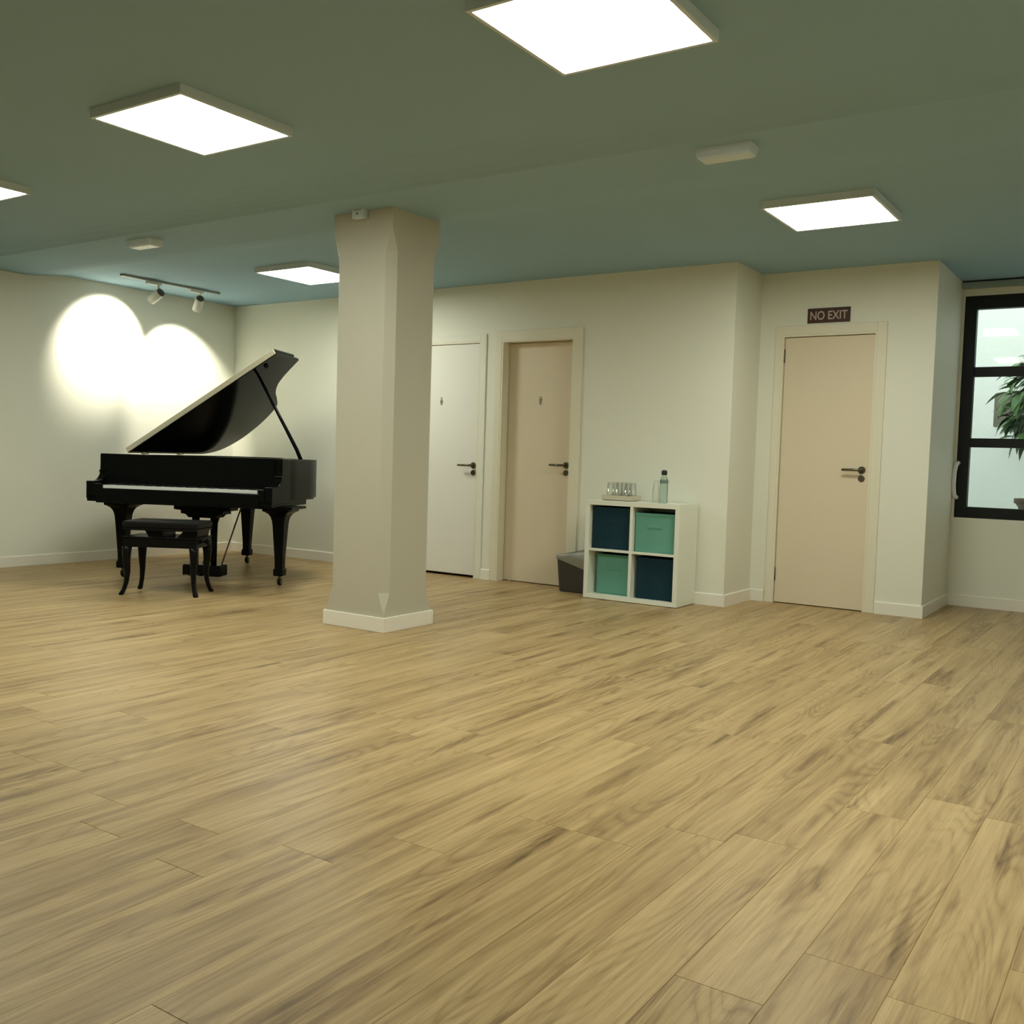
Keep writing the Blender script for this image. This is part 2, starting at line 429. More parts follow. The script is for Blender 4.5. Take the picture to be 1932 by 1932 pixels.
# ------------------------------------------------------------------ ceiling lights
def ceiling_light(x, y, label):
    r = empty('ceiling_light', (x, y, H))
    tag(r, label, 'ceiling light', 'square ceiling panels')
    a, b = 0.306, 0.290
    mb = MB(); z0 = -0.040
    for s in ((-a, a, -a, -b), (-a, a, b, a), (-a, -b, -b, b), (b, a, -b, b)): mb.box(*s, z0, 0)
    mb.box(-b, b, -b, b, -0.012, 0)
    mb.build('housing', M['frame_white'], r)
    MB().box(-b, b, -b, b, z0+0.003, z0+0.010).build('diffuser', M['diffuser'], r)
    return r
base = ceiling_light(-1.664, 2.881, 'largest lit square ceiling panel, cut by the top edge of the photo')
def light_copy(x, y, label):
    o = copy_tree(base); o.location = (x, y, H); o['label'] = label
light_copy(-3.704, 2.882, 'lit square ceiling panel on the near ceiling above the piano side')
light_copy(-5.83, 2.876, 'lit square ceiling panel cut by the left edge of the photo')
light_copy(-1.682, 5.650, 'lit square ceiling panel nearest the beige door and window')
light_copy(-5.91, 5.75, 'lit square ceiling panel partly hidden behind the column top')
light_copy(0.38, 2.88, 'lit square ceiling panel beside the window, beyond the edge of the photo')

# emergency lights under the beam
def emergency_light(x, y, label):
    r = empty('emergency_light', (x, y, SOFFIT)); tag(r, label, 'emergency light', 'unlit emergency lights on the beam')
    MB().box(-.13, .13, -.055, .055, -.014, 0).build('base', M['plastic'], r)
    MB().loft([[(sx*a, sy*b, z) for sx, sy in ((-1, -1), (1, -1), (1, 1), (-1, 1))] for a, b, z in ((.128, .053, -.014), (.122, .048, -.040), (.112, .038, -.048))]).build('lens_cover', M['lens'], r)
    return r
e1 = emergency_light(-1.745, 4.235, 'small unlit white emergency light near the big front panel, window side')
e2 = copy_tree(e1); e2.location = (-5.95, 4.24, SOFFIT); e2['label'] = 'small unlit white emergency light above the track spotlights'

# ------------------------------------------------------------------ track with two spotlights
def track():
    r = empty('track_light', (-7.505, 5.635, H)); tag(r, 'ceiling track carrying two swivelling spotlights by the left wall', 'track light')
    MB().box(-.017, .017, -.515, .515, -.020, 0).build('rail', M['track'], r)
    aims = [(5.47, Vector((XL, 5.37, 2.03))), (5.92, Vector((XL, 6.13, 1.73)))]
    for yy, aim in aims:
        ly = yy - 5.635
        MB().box(-.019, .019, -.10+ly, .04+ly, -.042, -.018).build('adapter', M['head'], r)
        a = MB().tube([(0, ly+.02, -.04), (0, ly+.02, -.085), (0, ly, -.115)], .009).build('swivel_arm', M['head'], r)
        pivot = Vector((0, ly, -.135)); d = (aim - (r.location + pivot)).normalized()
        q = d.to_track_quat('Z', 'Y').to_matrix().to_4x4()
        m = Matrix.Translation(pivot) @ q
        hd = MB().lathe([(.020, -.062), (.037, -.055), (.040, -.045), (.040, .075), (.036, .075), (.034, .052)], seg=20).xf(m).build('spotlight_head', M['head'], r)
        MB().lathe([(.012, -.072), (.034, -.066), (.038, -.052), (.038, -.044)], seg=20).xf(m).build('heat_sink', M['head_dark'], hd)
        MB().lathe([(.031, .050), (.031, .054)], seg=16).xf(m).build('bulb', M['bulb'], hd)
        L = bpy.data.lights.new('spot_beam', 'SPOT'); L.energy = SPOT_WATTS; L.color = (1, 0.94, 0.80)
        L.spot_size = R(78); L.spot_blend = 0.5; L.shadow_soft_size = 0.02
        lo = bpy.data.objects.new('spot_beam', L); C.objects.link(lo)
        lo.parent = hd
        lo.matrix_local = Matrix.Translation(pivot + d*0.082) @ (-d).to_track_quat('Z', 'Y').to_matrix().to_4x4()
track()

# ------------------------------------------------------------------ doors
def lever(parent, x, y, z, direction=-1, length=0.13, keyhole=True):
    MB().lathe([(.027, 0), (.027, .006), (.024, .010)], seg=20).xf(Matrix.Translation((x, y, z)) @ Matrix.Rotation(R(90), 4, 'X')).build('handle_rose', M['bronze'], parent)
    MB().tube([(x, y-.008, z), (x, y-.045, z), (x+direction*.012, y-.054, z), (x+direction*length, y-.054, z)], [.011, .010, .010, .009]).build('lever_handle', M['bronze'], parent)
    if keyhole:
        MB().lathe([(.024, 0), (.024, .006), (.020, .009)], seg=18).xf(Matrix.Translation((x, y, z-.062)) @ Matrix.Rotation(R(90), 4, 'X')).build('key_rose', M['bronze'], parent)
def pictogram(leaf, x, y, z, skirt):
    mb = MB()
    mb.lathe([(.012, 0), (.012, .003)], seg=14).xf(Matrix.Translation((0, 0, .042)) @ Matrix.Rotation(R(90), 4, 'X'))
    if skirt: poly = [(-.010, .026), (.010, .026), (.030, -.022), (-.030, -.022)]
    else: poly = [(-.022, .026), (.022, .026), (.022, -.008), (.012, -.008), (.012, -.03), (-.012, -.03), (-.012, -.008), (-.022, -.008)]
    mb.prism(poly, 'y', -.003, 0)
    for s in (-1, 1): mb.prism([(s*.003, -.022), (s*.012, -.022), (s*.012, -.055), (s*.003, -.055)], 'y', -.003, 0)
    mb.xf(Matrix.Scale(.62, 4, (1, 0, 0)) @ Matrix.Scale(.62, 4, (0, 0, 1)))
    o = mb.build('pictogram', M['glyph'], leaf, loc=(x, y, z)); o['label'] = 'small dark skirted figure symbol' if skirt else 'small dark standing figure symbol'
def door(name, op, yface, cw, recess, leafm, label, hx, hz, sign=None, casing=True, cw_left=None, hinges=False):
    xa, xb, _, zt = op
    r = empty(name, ((xa+xb)/2, yface, 0)); tag(r, label, 'door', kind='structure')
    ox = (xa+xb)/2
    cl = cw_left or cw
    mb = MB(); a, b = xa-ox, xb-ox; t = 0.012
    mb.box(a-cl, a, -t, 0.0, 0, zt+cw); mb.box(b, b+cw, -t, 0.0, 0, zt+cw); mb.box(a, b, -t, 0.0, zt, zt+cw)
    mb.build('casing', M['casing'] if name != 'door_1' else M['wall'], r, bevel=0.003)
    mb = MB(); jd = T
    mb.box(a, a+.014, -.010, jd, 0, zt); mb.box(b-.014, b, -.010, jd, 0, zt); mb.box(a+.014, b-.014, -.010, jd, zt-.014, zt)
    mb.box(a+.014, a+.028, recess+.041, jd, 0, zt-.014); mb.box(b-.028, b-.014, recess+.041, jd, 0, zt-.014)
    mb.build('jamb', M['casing'], r)
    gapb = 0.022 if name == 'door_1' else 0.006
    lf = MB().box(a+.017, b-.017, recess, recess+.04, gapb, zt-.018).build('leaf', leafm, r, bevel=0.0025)
    MB().box(a+.014, b-.014, recess+.10, recess+.11, 0, zt-.014).build('dark_backing', M['gap'], r)
    MB().box(a, b, 0, T, -.006, 0).build('threshold', M['wood'], r)
    lever(lf, hx-ox, recess, hz)
    if sign is not None: pictogram(lf, sign[0]-ox, recess, sign[1], sign[2])
    if hinges:
        for z in (.22, 1.88): MB().tube([(a+.016, recess-.004, z-.05), (a+.016, recess-.004, z+.05)], .006).build('hinge', M['bronze'], r)
    return r
door('door_1', D1, YB, 0.060, 0.002, M['door_white'], 'pale grey white door half hidden behind the column', -5.006, 0.972, (-5.372, 1.525, True))
door('door_2', D2, YB, 0.080, 0.085, M['door_beige'], 'recessed beige door between the grey white door and the bin', -4.128, 0.999, (-4.395, 1.530, False), cw_left=0.060)
door('door_3', D3, YB2, 0.068, 0.012, M['door_beige'], 'beige door beneath the NO EXIT sign', -1.893, 1.035, None, cw_left=0.055, hinges=True)

def sign():
    r = empty('exit_sign', (-2.181, YB2, 2.170)); tag(r, 'small maroon sign reading NO EXIT above the beige door', 'sign')
    MB().box(-.156, .156, -.008, 0, -.054, .054).build('sign_plate', M['sign'], r)
    cu = bpy.data.curves.new('lettering', 'FONT'); cu.body = 'NO EXIT'; cu.size = 0.088; cu.align_x = 'CENTER'; cu.align_y = 'CENTER'; cu.extrude = 0.0012
    cu.offset = 0.0012
    tmp = bpy.data.objects.new('tmp_text', cu); C.objects.link(tmp)
    bpy.context.view_layer.update()
    me = bpy.data.meshes.new_from_object(tmp.evaluated_get(bpy.context.evaluated_depsgraph_get()))
    bpy.data.objects.remove(tmp)
    xs = [v.co.x for v in me.vertices]; ys = [v.co.y for v in me.vertices]
    sx = 0.272/(max(xs)-min(xs)); sy = 0.064/(max(ys)-min(ys)); cx = (max(xs)+min(xs))/2; cy = (max(ys)+min(ys))/2
    for v in me.vertices: v.co = ((v.co.x-cx)*sx, -0.0085 - v.co.z*0.5, (v.co.y-cy)*sy)
    me.materials.clear(); me.materials.append(M['sign_text'])
    o = bpy.data.objects.new('lettering', me); C.objects.link(o); o.parent = r
sign()

# ------------------------------------------------------------------ window and headrail
def window():
    xa, xb, za, zb = WIN; y0 = YW + 0.015; y1 = YW + 0.085
    r = empty('window_1', (xa, YW, za)); tag(r, 'black framed window of stacked panes looking onto a bright courtyard', 'window', kind='structure')
    r.location = (0, 0, 0)
    fw = 0.085; mb = MB()
    xm = [-0.42]            # vertical mullion outside the photo
    mb.box(xa, xa+fw, y0, y1, za, zb); mb.box(xb-fw, xb, y0, y1, za, zb)
    mb.box(xa+fw, xb-fw, y0, y1, za, za+.085); mb.box(xa+fw, xb-fw, y0, y1, zb-.10, zb)
    mb.build('window_frame', M['alu'], r, bevel=0.003)
    MB().box(xm[0]-.04, xm[0]+.04, y0, y1, za+.085, zb-.10).build('mullion', M['alu'], r, bevel=0.003)
    cols = [(xa+fw, xm[0]-.04), (xm[0]+.04, xb-fw)]
    bars = [(1.238, 1.308), (1.782, 1.856)]
    for c0, c1 in cols:
        for b0, b1 in bars: MB().box(c0, c1, y0+.008, y1-.008, b0, b1).build('glazing_bar', M['alu'], r, bevel=0.003)
        zz = [za+.085, bars[0][0], bars[0][1], bars[1][0], bars[1][1], zb-.10]
        for p in range(3): MB().box(c0, c1, y0+.034, y0+.040, zz[2*p], zz[2*p+1]).build('pane', M['pane'], r)
    # arched white pull on the left stile
    pts = [(xa+.012, y0-.002, .845), (xa+.0, y0-.03, .86), (xa-.006, y0-.045, .92), (xa-.006, y0-.048, .98), (xa-.004, y0-.045, 1.05), (xa+.004, y0-.03, 1.10), (xa+.012, y0-.002, 1.115)]
    MB().tube(catmull(pts, 4), .017).build('pull_handle', M['pull'], r)
window()
tag(MB().box(X2+.002, XR, YW-.075, YW, 2.452, 2.494).build('blind_headrail', M['headrail'], bevel=0.006), 'dark grey blind headrail above the black window', 'headrail')

# ------------------------------------------------------------------ courtyard beyond the window
tag(MB().box(-3.6, 3.2, YW+T, 11.2, -.25, -.05).build('courtyard_ground', M['paving']), 'pale paving of the courtyard outside the window', 'ground', kind='structure')
tag(MB().box(-3.6, 3.2, 11.0, 11.2, -.05, 3.7).build('wall_courtyard', M['render']), 'pale rendered courtyard wall seen through the window', 'wall', kind='structure')
tag(MB().box(-3.6, -3.4, YW+T, 11.0, -.05, 3.7).build('wall_courtyard_side', M['render']), 'side wall of the courtyard outside the window', 'wall', kind='structure')

def leaf_mesh(name, m, L, w, bend):
    b = bmesh.new(); n = 5; left, mid, right = [], [], []
    for i in range(n+1):
        t = i/n; hw = w*math.sin(math.pi*min(.98, t*0.93+.06))*.5; z = -bend*t*t*L; y = L*t
        left.append(b.verts.new((-hw, y, z+hw*.25))); mid.append(b.verts.new((0, y, z))); right.append(b.verts.new((hw, y, z+hw*.25)))
    for i in range(n):
        b.faces.new((left[i], mid[i], mid[i+1], left[i+1])); b.faces.new((mid[i], right[i], right[i+1], mid[i+1]))
    for f in b.faces: f.smooth = True
    me = bpy.data.meshes.new(name); b.to_mesh(me); b.free(); me.materials.append(m); return me
def potted_plant():
    base_z = 0.46
    r = empty('potted_shrub', (-0.94, 9.35, base_z)); tag(r, 'leafy green shrub in a brown pot outside the window', 'plant')
    MB().lathe([(.10, 0), (.15, .30), (.175, .335), (.185, .335), (.185, .375), (.165, .375), (.155, .33)], seg=24).build('pot', M['pot'], r)
    MB().lathe([(.157, .325), (.157, .335)], seg=20).build('soil', M['soil'], r)
    MB().tube(catmull([(0, 0, .33), (.01, .0, .55), (-.02, .01, .8), (.0, .02, 1.05), (.02, 0, 1.35)], 4), [.022]*9 + [.016]*8).build('trunk', M['stem'], r)
    rnd = random.Random(5)
    ms = [leaf_mesh('leaf', M['leaf'], .17, .068, .45), leaf_mesh('leaf', M['leaf_dark'], .16, .062, .6)]
    for i in range(290):
        # crown of drooping leaves
        a = rnd.uniform(0, 2*math.pi); h = rnd.uniform(.88, 1.62); rad = .30*math.sqrt(max(.05, 1 - ((h-1.18)/.48)**2))*rnd.uniform(.35, 1)
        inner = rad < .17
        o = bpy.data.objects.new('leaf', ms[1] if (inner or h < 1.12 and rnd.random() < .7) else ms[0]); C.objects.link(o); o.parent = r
        o.location = (rad*math.cos(a), rad*math.sin(a), h)
        o.rotation_euler = (rnd.uniform(-.9, .5), rnd.uniform(-.4, .4), a - math.pi/2 + rnd.uniform(-.6, .6))
        s = rnd.uniform(.75, 1.2); o.scale = (s, s, s)
potted_plant()
ob = MB().box(-2.2, 2.4, 9.12, 9.62, -.05, .46).build('planting_ledge', M['render'], bevel=0.01)
tag(ob, 'low rendered ledge under the shrub outside the window', 'ledge', kind='structure')
def wall_planter():
    r = empty('wall_planter', (-1.22, 9.78, 1.60)); tag(r, 'weathered grey box planter behind the shrub leaves', 'planter')
    MB().box(-.16, .30, 0, .12, -.14, .16).build('box', M['planter'], r, bevel=0.006)
    MB().box(-.145, .285, .012, .108, .145, .164).build('soil', M['soil'], r)
    MB().box(-.10, .24, .12, 1.22, -.06, -.02).build('bracket', M['planter'], r)
wall_planter()

# ------------------------------------------------------------------ grand piano
def piano():
    r = empty('grand_piano', (-6.337, 5.005, 0), R(24.458)); tag(r, 'black grand piano with raised lid in the room corner', 'piano')
    K = M['lacquer']
    curve = [(.75, .60), (.70, .72), (.56, .855), (.41, 1.00), (.29, 1.19), (.20, 1.40), (.10, 1.59), (-.08, 1.74), (-.30, 1.84), (-.50, 1.87), (-.66, 1.80), (-.735, 1.62), (-.75, 1.42)]
    cv = catmull(curve, 5)
    outline = [(.75, -.12), (.75, .2), (.75, .45)] + cv + [(-.75, .9), (-.75, .3), (-.75, -.12)]
    def inset(poly, d):
        out = []
        for i, p in enumerate(poly):
            a = Vector(poly[max(i-1, 0)]); b = Vector(poly[min(i+1, len(poly)-1)]); t = (b-a).normalized()
            out.append((p[0] - t.y*d, p[1] + t.x*d))
        return out
    inn = inset(outline, .05)
    mb = MB(); zb, zt = .67, .98
    n = len(outline)
    vo = [[mb.b.verts.new((p[0], p[1], z)) for p in outline] for z in (zb, zt)]; vi = [[mb.b.verts.new((p[0], p[1], z)) for p in inn] for z in (zb, zt)]
    for i in range(n-1):
        for q in ((vo[0][i], vo[0][i+1], vo[1][i+1], vo[1][i]), (vi[0][i+1], vi[0][i], vi[1][i], vi[1][i+1]), (vo[1][i], vo[1][i+1], vi[1][i+1], vi[1][i]), (vo[0][i+1], vo[0][i], vi[0][i], vi[0][i+1])):
            mb.b.faces.new(q).smooth = False
    for e in (0, n-1): mb.b.faces.new((vo[0][e], vo[1][e], vi[1][e], vi[0][e]))
    rim = mb.build('rim', K, r, bevel=0.006)
    for f in rim.data.polygons: f.use_smooth = abs(f.normal.z) < .5
    bt = inset(outline, .02)
    MB().prism(bt, 'z', .655, .672).build('bottom_board', M['satin'], r)
    bi = inset(outline, .052)
    MB().prism(bi, 'z', .80, .815).build('soundboard', M['sound'], r)
    pl = inset(outline, .11)
    MB().prism([(x, max(y, .08)) for x, y in pl], 'z', .86, .875).build('iron_plate', M['plate'], r)
    mb = MB()
    for i in range(44):
        u0 = -.60 + i*.0275; v1 = 1.55 - max(0, (u0+.45))*1.25
        mb.tube([(u0, .16, .885), (u0 - .12*(1-i/44), max(v1, .45), .885)], .0014, 4)
    s = mb.build('strings', M['brass'], r); s['kind'] = 'stuff'
    MB().box(-.695, .695, -.05, .16, .86, .93).build('pin_block', M['satin'], r, bevel=.004)
    # front: keybed, slip, cheeks, fallboard
    MB().prism([(-.30, .618), (.40, .618), (.40, .67), (-.30, .67)], 'x', -.748, .748).build('keybed', K, r, bevel=.006)
    MB().box(-.655, .655, -.318, -.292, .610, .722).build('key_slip', K, r, bevel=.005)
    chk = [(-.30, .64), (-.30, .772), (-.215, .773), (-.175, .780), (-.150, .796), (-.132, .815), (-.124, .832), (-.128, .842), (-.138, .846), (-.138, .852), (-.120, .858), (-.115, .90), (-.115, .978), (.05, .978), (.05, .64)]
    for a, b in ((-.752, -.692), (.692, .752)): MB().prism(chk, 'x', a, b).build('cheek_arm', K, r, bevel=.004)
    for a, b in ((-.692, -.618), (.640, .692)): MB().box(a, b, -.312, -.14, .66, .755).build('key_block', K, r, bevel=.005)
    MB().prism([(-.128, .728), (-.126, .955), (-.110, .970), (-.06, .972), (-.06, .728)], 'x', -.692, .692).build('fallboard', K, r, bevel=.003)
    MB().box(-.75, .75, -.118, .0, .962, .984).build('front_shelf', K, r, bevel=.005)
    mb = MB(); kw = 1.258/52; u0 = -.618
    for i in range(52): mb.box(u0 + i*kw + .0005, u0 + (i+1)*kw - .0005, -.290, -.14, .712, .7445)
    k = mb.build('white_keys', M['ivory'], r); k['kind'] = 'stuff'
    mb = MB()
    for i in range(51):
        if (i % 7) in (1, 4): continue
        c = u0 + (i+1)*kw; mb.box(c-.0055, c+.0055, -.240, -.14, .744, .756)
    k = mb.build('black_keys', M['ebony'], r); k['kind'] = 'stuff'
    # lid, hinged on the bass side
    ang = R(33)
    LX = Matrix.Translation((-.75, 0, .995)) @ Matrix.Rotation(-ang, 4, 'Y') @ Matrix.Translation((.75, 0, 0))
    lc = catmull([(.757, .775), (.66, .835), (.53, .92), (.41, 1.03), (.30, 1.20), (.21, 1.41), (.11, 1.60), (-.08, 1.752), (-.30, 1.852), (-.50, 1.882), (-.67, 1.81), (-.747, 1.63), (-.762, 1.42)], 5)
    lid_out = [(.76, .29)] + lc + [(-.762, .9), (-.762, .29)]
    lid = MB().prism(lid_out, 'z', 0, .024).xf(LX).build('lid', K, r, bevel=.006)
    MB().box(-.762, .762, .292, .70, .026, .048).xf(LX).build('lid_flap', K, r, bevel=.006)
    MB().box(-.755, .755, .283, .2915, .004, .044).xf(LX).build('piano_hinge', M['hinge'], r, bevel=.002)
    b = MB()
    for w, v in ((.60, .40),): b.lathe([(.018, 0), (.018, -.012), (.012, -.02)], seg=14).xf(Matrix.Translation((w, v, 0)))
    b.xf(LX).build('lid_buffer', M['rubber_and_shadow'], lid)
    top = LX @ Vector((.47, .50, -.003))
    MB().tube([(.655, .55, .93), (.60, .54, 1.06), tuple(top)], [.017, .016, .011], 8).build('lid_prop', K, r)
    for v in (.55, 1.15): MB().tube([(-.758, v-.05, .990), (-.758, v+.05, .990)], .009).build('lid_hinge', M['brass'], r)
    # legs
    def leg(u, v, top):
        def sq(a, z): return [(u+sx*a/2, v+sy*a/2, z) for sx, sy in ((-1, -1), (1, -1), (1, 1), (-1, 1))]
        lg = MB().loft([sq(.066, .076), sq(.078, .082), sq(.078, .125), sq(.062, .137), sq(.064, .20), sq(.094, .47), sq(.102, .505), sq(.118, .535), sq(.145, .558), sq(.19, .575), sq(.215, .580), sq(.215, top)]).build('leg', K, r, bevel=.004)
        MB().box(u-.15, u+.15, v-.15, v+.15, top, .62 if top < .61 else .66).build('leg_plate', K, lg, bevel=.006)
        c = MB(); c.tube([(u, v, .078), (u, v, .05)], .011, 10)
        c.box(u-.017, u-.012, v-.012, v+.020, .018, .055).box(u+.012, u+.017, v-.012, v+.020, .018, .055)
        c.b.verts.ensure_lookup_table()
        c.lathe([(.012, -.011), (.024, -.011), (.024, .011), (.012, .011)], seg=16) if False else None
        cs = c.build('caster_fork', M['bronze'], lg)
        w = MB().lathe([(.022, -.010), (.024, -.006), (.024, .006), (.022, .010)], seg=18).xf(Matrix.Translation((u, v+.008, .0245)) @ Matrix.Rotation(R(90), 4, 'Y')).build('caster_wheel', M['satin'], lg)
    leg(-.632, 0.02, .598); leg(.688, 0.02, .598); leg(-.18, 1.33, .640)
    # lyre
    v0 = .10
    ly = MB().box(-.14, .18, v0-.055, v0+.085, .036, .125).build('pedal_box', K, r, bevel=.012)
    for u in (-.055, .10): MB().tube([(u, v0, .12), (u, v0, .30), (u, v0, .50)], [.024, .026, .030], 12).build('lyre_post', K, r)
    MB().prism([(-.09, .50), (.135, .50), (.16, .525), (.20, .53), (.20, .555), (.26, .56), (.26, .62), (-.215, .62), (-.215, .56), (-.155, .555), (-.155, .53), (-.115, .525)], 'y', v0-.06, v0+.09).build('lyre_block', K, r, bevel=.003)
    for u in (-.06, .02, .10): MB().loft([[(u+a*sx, y, z+b*sz) for sx, sz in ((-1, -1), (1, -1), (1, 1), (-1, 1))] for a, b, y, z in ((.010, .005, v0-.05, .060), (.011, .005, v0-.10, .060), (.016, .005, v0-.145, .052))]).build('pedal', M['brass'], ly, bevel=.003)
    for u in (-.06, .10): MB().tube([(u+.02, v0+.085, .10), (u+.05, v0+.42, .62)], .0065, 8).build('lyre_brace', M['bronze'], r)
    return r
piano()

# ------------------------------------------------------------------ piano bench
def bench():
    r = empty('piano_bench', (-6.095, 4.186, 0), R(31.65)); tag(r, 'black adjustable piano bench with curved legs in front of the keyboard', 'bench')
    s0, s1, n0, n1 = -.005, .535, -.005, .315
    K = M['satin']
    MB().box(s0, s1, n0, n1, .472, .524).build('seat_cushion', M['leather'], r, bevel=.018, seg=3)
    MB().box(s0+.006, s1-.006, n0+.006, n1-.006, .458, .474).build('seat_board', K, r, bevel=.004)
    a0, a1, b0, b1 = .0, .525, .0, .31; z0, z1 = .340, .404; t = .022
    mb = MB(); mb.box(a0, a1, b0, b0+t, z0, z1).box(a0, a1, b1-t, b1, z0, z1).box(a0, a0+t, b0+t, b1-t, z0, z1).box(a1-t, a1, b0+t, b1-t, z0, z1)
    mb.build('apron', K, r, bevel=.004)
    MB().box(a0-.005, a1+.005, b0-.005, b1+.005, z1, z1+.009).build('top_board', K, r, bevel=.003)
    for s, k in ((.165, 1), (.385, -1)):
        if k > 0: poly = [(s-.02, .459), (s+.11, .459), (s+.11, .412), (s+.01, .412)]
        else: poly = [(s+.035, .459), (s+.14, .459), (s+.13, .412), (s-.005, .412)]
        MB().prism(poly, 'y', .03, .27).build('lift_bracket', K, r, bevel=.002)
    for s, d in ((a0-.004, -1), (a1+.004, 1)):
        MB().lathe([(.010, 0), (.010, .02), (.026, .022), (.028, .032), (.022, .044)], seg=16).xf(Matrix.Translation((s, .155, .378)) @ Matrix.Rotation(R(90*d), 4, 'Y')).build('height_knob', K, r)
    # cabriole legs, curving out at the feet
    for cs, sx in ((.025, -1), (.50, 1)):
        for cn, sn in ((.025, -1), (.285, 1)):
            st = [(0, .344, .034), (.004, .30, .031), (.004, .24, .026), (-.002, .16, .020), (.004, .09, .0165), (.018, .04, .016), (.033, .012, .019), (.036, .0, .017)]
            rings = []
            for d, z, h in st:
                cx, cy = cs + sx*d*.8, cn + sn*d*.8
                rings.append([(cx+h*math.cos(q), cy+h*math.sin(q), z) for q in [math.pi/4 + k*math.pi/2 + e for k in range(4) for e in (-.28, .28)]])
            MB().loft(rings, True, True).build('leg', K, r)
bench()

# ------------------------------------------------------------------ cube shelf with fabric boxes
CX0, CX1, CY0, CY1, CZ = -3.690, -2.918, 6.500, 6.823, .748
def shelf():
    r = empty('cube_shelf', ((CX0+CX1)/2, (CY0+CY1)/2, 0)); tag(r, 'white cube shelf of four compartments against the back wall', 'shelf')
    mx, my = r.location.x, r.location.y
    x0, x1, y0, y1 = CX0-mx, CX1-mx, CY0-my, CY1-my; t = .036; d = .018
    W_ = M['white_furn']; bv = .0015
    MB().box(x0, x1, y0, y1, CZ-t, CZ).build('top_panel', W_, r, bevel=bv)
    MB().box(x0, x1, y0, y1, 0.004, t).build('bottom_panel', W_, r, bevel=bv)
    MB().box(x0, x0+t, y0, y1, t, CZ-t).build('side_panel', W_, r, bevel=bv)
    MB().box(x1-t, x1, y0, y1, t, CZ-t).build('side_panel', W_, r, bevel=bv)
    xm = (x0+x1)/2; zm = CZ/2
    MB().box(xm-d/2-.003, xm+d/2+.003, y0+.002, y1, t, CZ-t).build('upright_divider', W_, r, bevel=bv)
    MB().box(x0+t, xm-d/2-.003, y0+.002, y1, zm-d/2, zm+d/2).build('shelf_board', W_, r, bevel=bv)
    MB().box(xm+d/2+.003, x1-t, y0+.002, y1, zm-d/2, zm+d/2).build('shelf_board', W_, r, bevel=bv)
    MB().box(x0+t, x1-t, y1-.005, y1, t, CZ-t).build('back_panel', W_, r)
shelf()
def fabric_box(x0, x1, z0, h, yf, m, label):
    r = empty('fabric_box', ((x0+x1)/2, (yf+CY1)/2, z0)); tag(r, label, 'storage box', 'fabric boxes in the cube shelf')
    w = (x1-x0)/2; d = (CY1-.012-yf)/2; t = .006; mb = MB()
    mb.box(-w, w, -d, d, 0, t); mb.box(-w, w, -d, -d+t, t, h); mb.box(-w, w, d-t, d, t, h); mb.box(-w, -w+t, -d+t, d-t, t, h); mb.box(w-t, w, -d+t, d-t, t, h)
    mb.build('box_body', m, r, bevel=.003)
    mb = MB(); e = .0025
    mb.box(-w-e, w+e, -d-e, -d+t, h-.020, h+.002); mb.box(-w-e, w+e, d-t, d+e, h-.020, h+.002); mb.box(-w-e, -w+t, -d+t, d-t, h-.020, h+.002); mb.box(w-t, w+e, -d+t, d-t, h-.020, h+.002)
    mb.build('hem', m, r, bevel=.002)
    # stitched grip band on the front
    MB().box(-.055, .055, -d-.004, -d+.001, h*.62, h*.62+.022).build('grip', m, r, bevel=.002)
xm = (CX0+CX1)/2
fabric_box(CX0+.044, xm-.018, .384, .312, CY0+.030, M['navy'], 'petrol blue fabric box in the upper compartment nearest the bin')
fabric_box(xm+.022, CX1-.050, .384, .286, CY0+.026, M['teal'], 'teal fabric box in the upper compartment under the bottle')
fabric_box(CX0+.066, xm-.018, .037, .300, CY0+.078, M['teal'], 'teal fabric box in the lower compartment nearest the bin')
fabric_box(xm+.034, CX1-.044, .037, .304, CY0+.045, M['navy'], 'petrol blue fabric box in the lower compartment below the other teal box')

# things on the shelf
def bottle():
    r = empty('water_bottle', (-3.098, 6.60, CZ)); tag(r, 'clear water bottle with dark cap on the cube shelf', 'bottle')
    MB().lathe([(.0, .0), (.028, 0), (.031, .005), (.031, .045), (.029, .05), (.031, .055), (.031, .155), (.028, .175), (.016, .198), (.013, .205), (.013, .212)], seg=20).build('bottle_body', M['water'], r)
    MB().lathe([(.0315, .145), (.0325, .147), (.0325, .168), (.030, .172)], seg=20, cap=False).build('bottle_label', M['label'], r)
    MB().lathe([(.019, .206), (.021, .210), (.021, .232), (.017, .240), (.008, .243)], seg=18).build('cap', M['cap'], r)
bottle()
def carafe():
    r = MB().lathe([(.024, 0), (.026, .004), (.026, .10), (.020, .135), (.016, .155), (.018, .168), (.0165, .168), (.0145, .155), (.018, .134), (.024, .10), (.024, .008)], seg=18).build('glass_carafe', M['glass'], loc=(-3.168, 6.615, CZ))
    tag(r, 'small empty clear glass carafe beside the water bottle', 'carafe')
carafe()
tr = empty('serving_tray', (-3.475, 6.66, CZ)); tag(tr, 'pale shallow tray under the drinking glasses on the shelf', 'tray')
MB().box(-.116, .116, -.085, .085, .006, .012).build('tray_base', M['tray'], tr)
mb = MB(); mb.box(-.121, .121, -.09, -.084, .004, .040).box(-.121, .121, .084, .09, .004, .040).box(-.121, -.115, -.084, .084, .004, .040).box(.115, .121, -.084, .084, .004, .040)
mb.build('tray_rim', M['tray'], tr, bevel=.002)
MB().box(-.105, .105, -.088, .07, 0, .006).build('tray_shadow_plate', M['rubber_and_shadow'], tr)  # black plate painting the dark shadow line beneath the tray
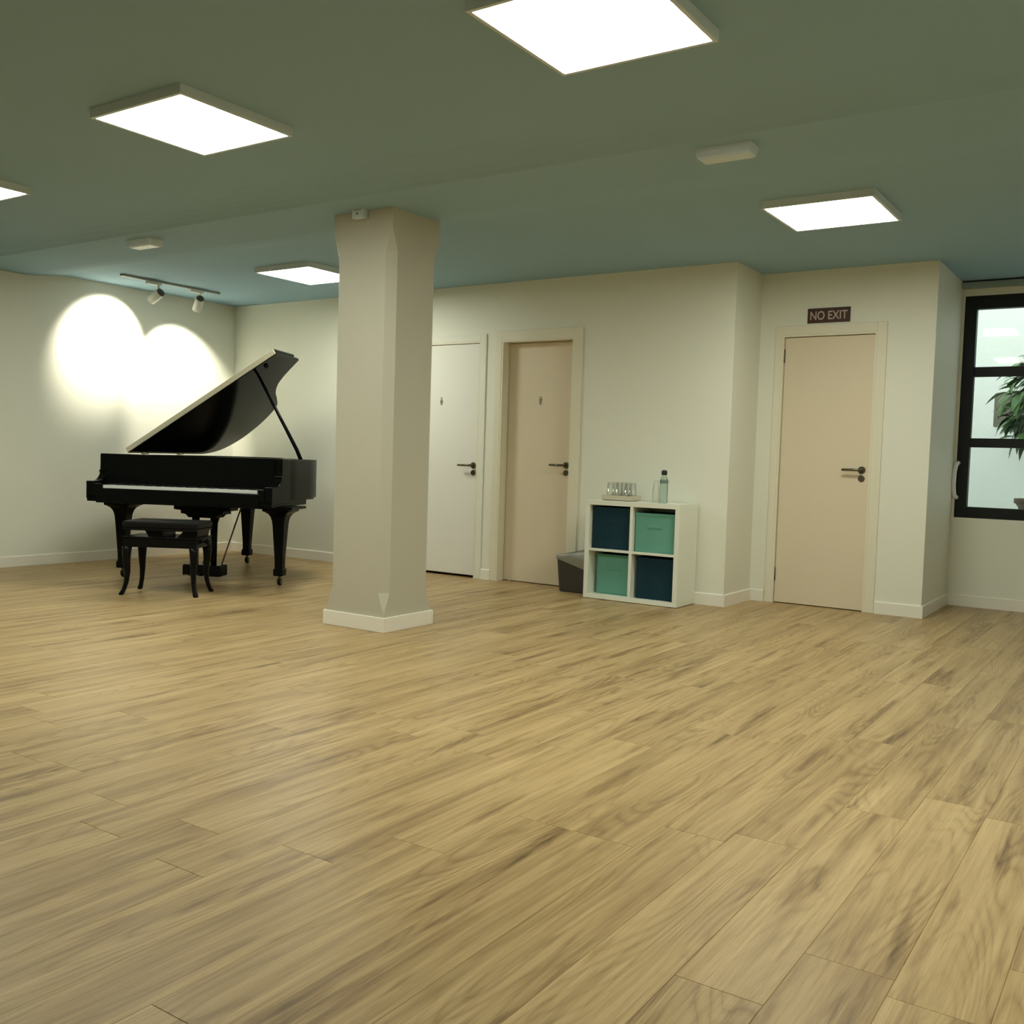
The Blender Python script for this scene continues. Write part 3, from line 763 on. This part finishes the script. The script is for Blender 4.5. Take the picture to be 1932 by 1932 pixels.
def glasses():
    prof = [(.034, 0), (.027, .126), (.001, .127), (.001, .116), (.0245, .115), (.032, 0)]
    spots = [(-3.548, 6.622, 'drinking glass upturned at the bin end of the front row'), (-3.475, 6.620, 'drinking glass upturned in the middle of the front row'),
             (-3.402, 6.622, 'drinking glass upturned at the bottle end of the front row'), (-3.545, 6.698, 'drinking glass upturned at the bin end of the back row'),
             (-3.473, 6.700, 'drinking glass upturned in the middle of the back row'), (-3.402, 6.698, 'drinking glass upturned at the bottle end of the back row')]
    o = MB().lathe(prof, seg=18, cap=False).build('drinking_glass', M['glass'])
    for i, (x, y, lab) in enumerate(spots):
        g = o if i == 0 else o.copy()
        if i: C.objects.link(g)
        g.location = (x, y, CZ+.012); tag(g, 'clear ' + lab + ' on the tray', 'glass', 'clear glasses on the tray')
glasses()

# ------------------------------------------------------------------ waste bin
def bin_():
    r = empty('waste_bin', (-3.885, 6.735, 0)); tag(r, 'dark waste bin with grey liner between the door and cube shelf', 'bin')
    def rg(a, b, z, k=6):
        pts = []
        for sx, sy, q0 in ((1, 1, 0), (-1, 1, 90), (-1, -1, 180), (1, -1, 270)):
            for e in (0, 45, 90): pts.append((sx*(a-.022)+.022*math.cos(R(q0+e)), sy*(b-.022)+.022*math.sin(R(q0+e)), z))
        return pts
    MB().loft([rg(.125, .058, 0), rg(.130, .062, .01), rg(.150, .080, .285), rg(.146, .076, .285), rg(.126, .058, .012)]).build('bin_body', M['bin'], r)
    rnd = random.Random(3)
    def wob(a, b, z, dz):
        return [(x + rnd.uniform(-.004, .004), y + rnd.uniform(-.003, .002), zz + dz(x, y) + rnd.uniform(-.006, .006)) for x, y, zz in rg(a, b, z)]
    lift = lambda x, y: .045*max(0, x+.10)/.25 + .022*(y > 0)*(x > -.1)
    drop = lambda x, y: .024 - .075*max(0, x+.12)/.25
    MB().loft([wob(.1535, .0835, .232, drop), wob(.157, .086, .268, lambda x, y: 0), wob(.153, .083, .292, lift), wob(.140, .072, .288, lift), wob(.132, .064, .15, lambda x, y: 0)], cap=False, smooth=True).build('bin_liner', M['bag'], r)
bin_()
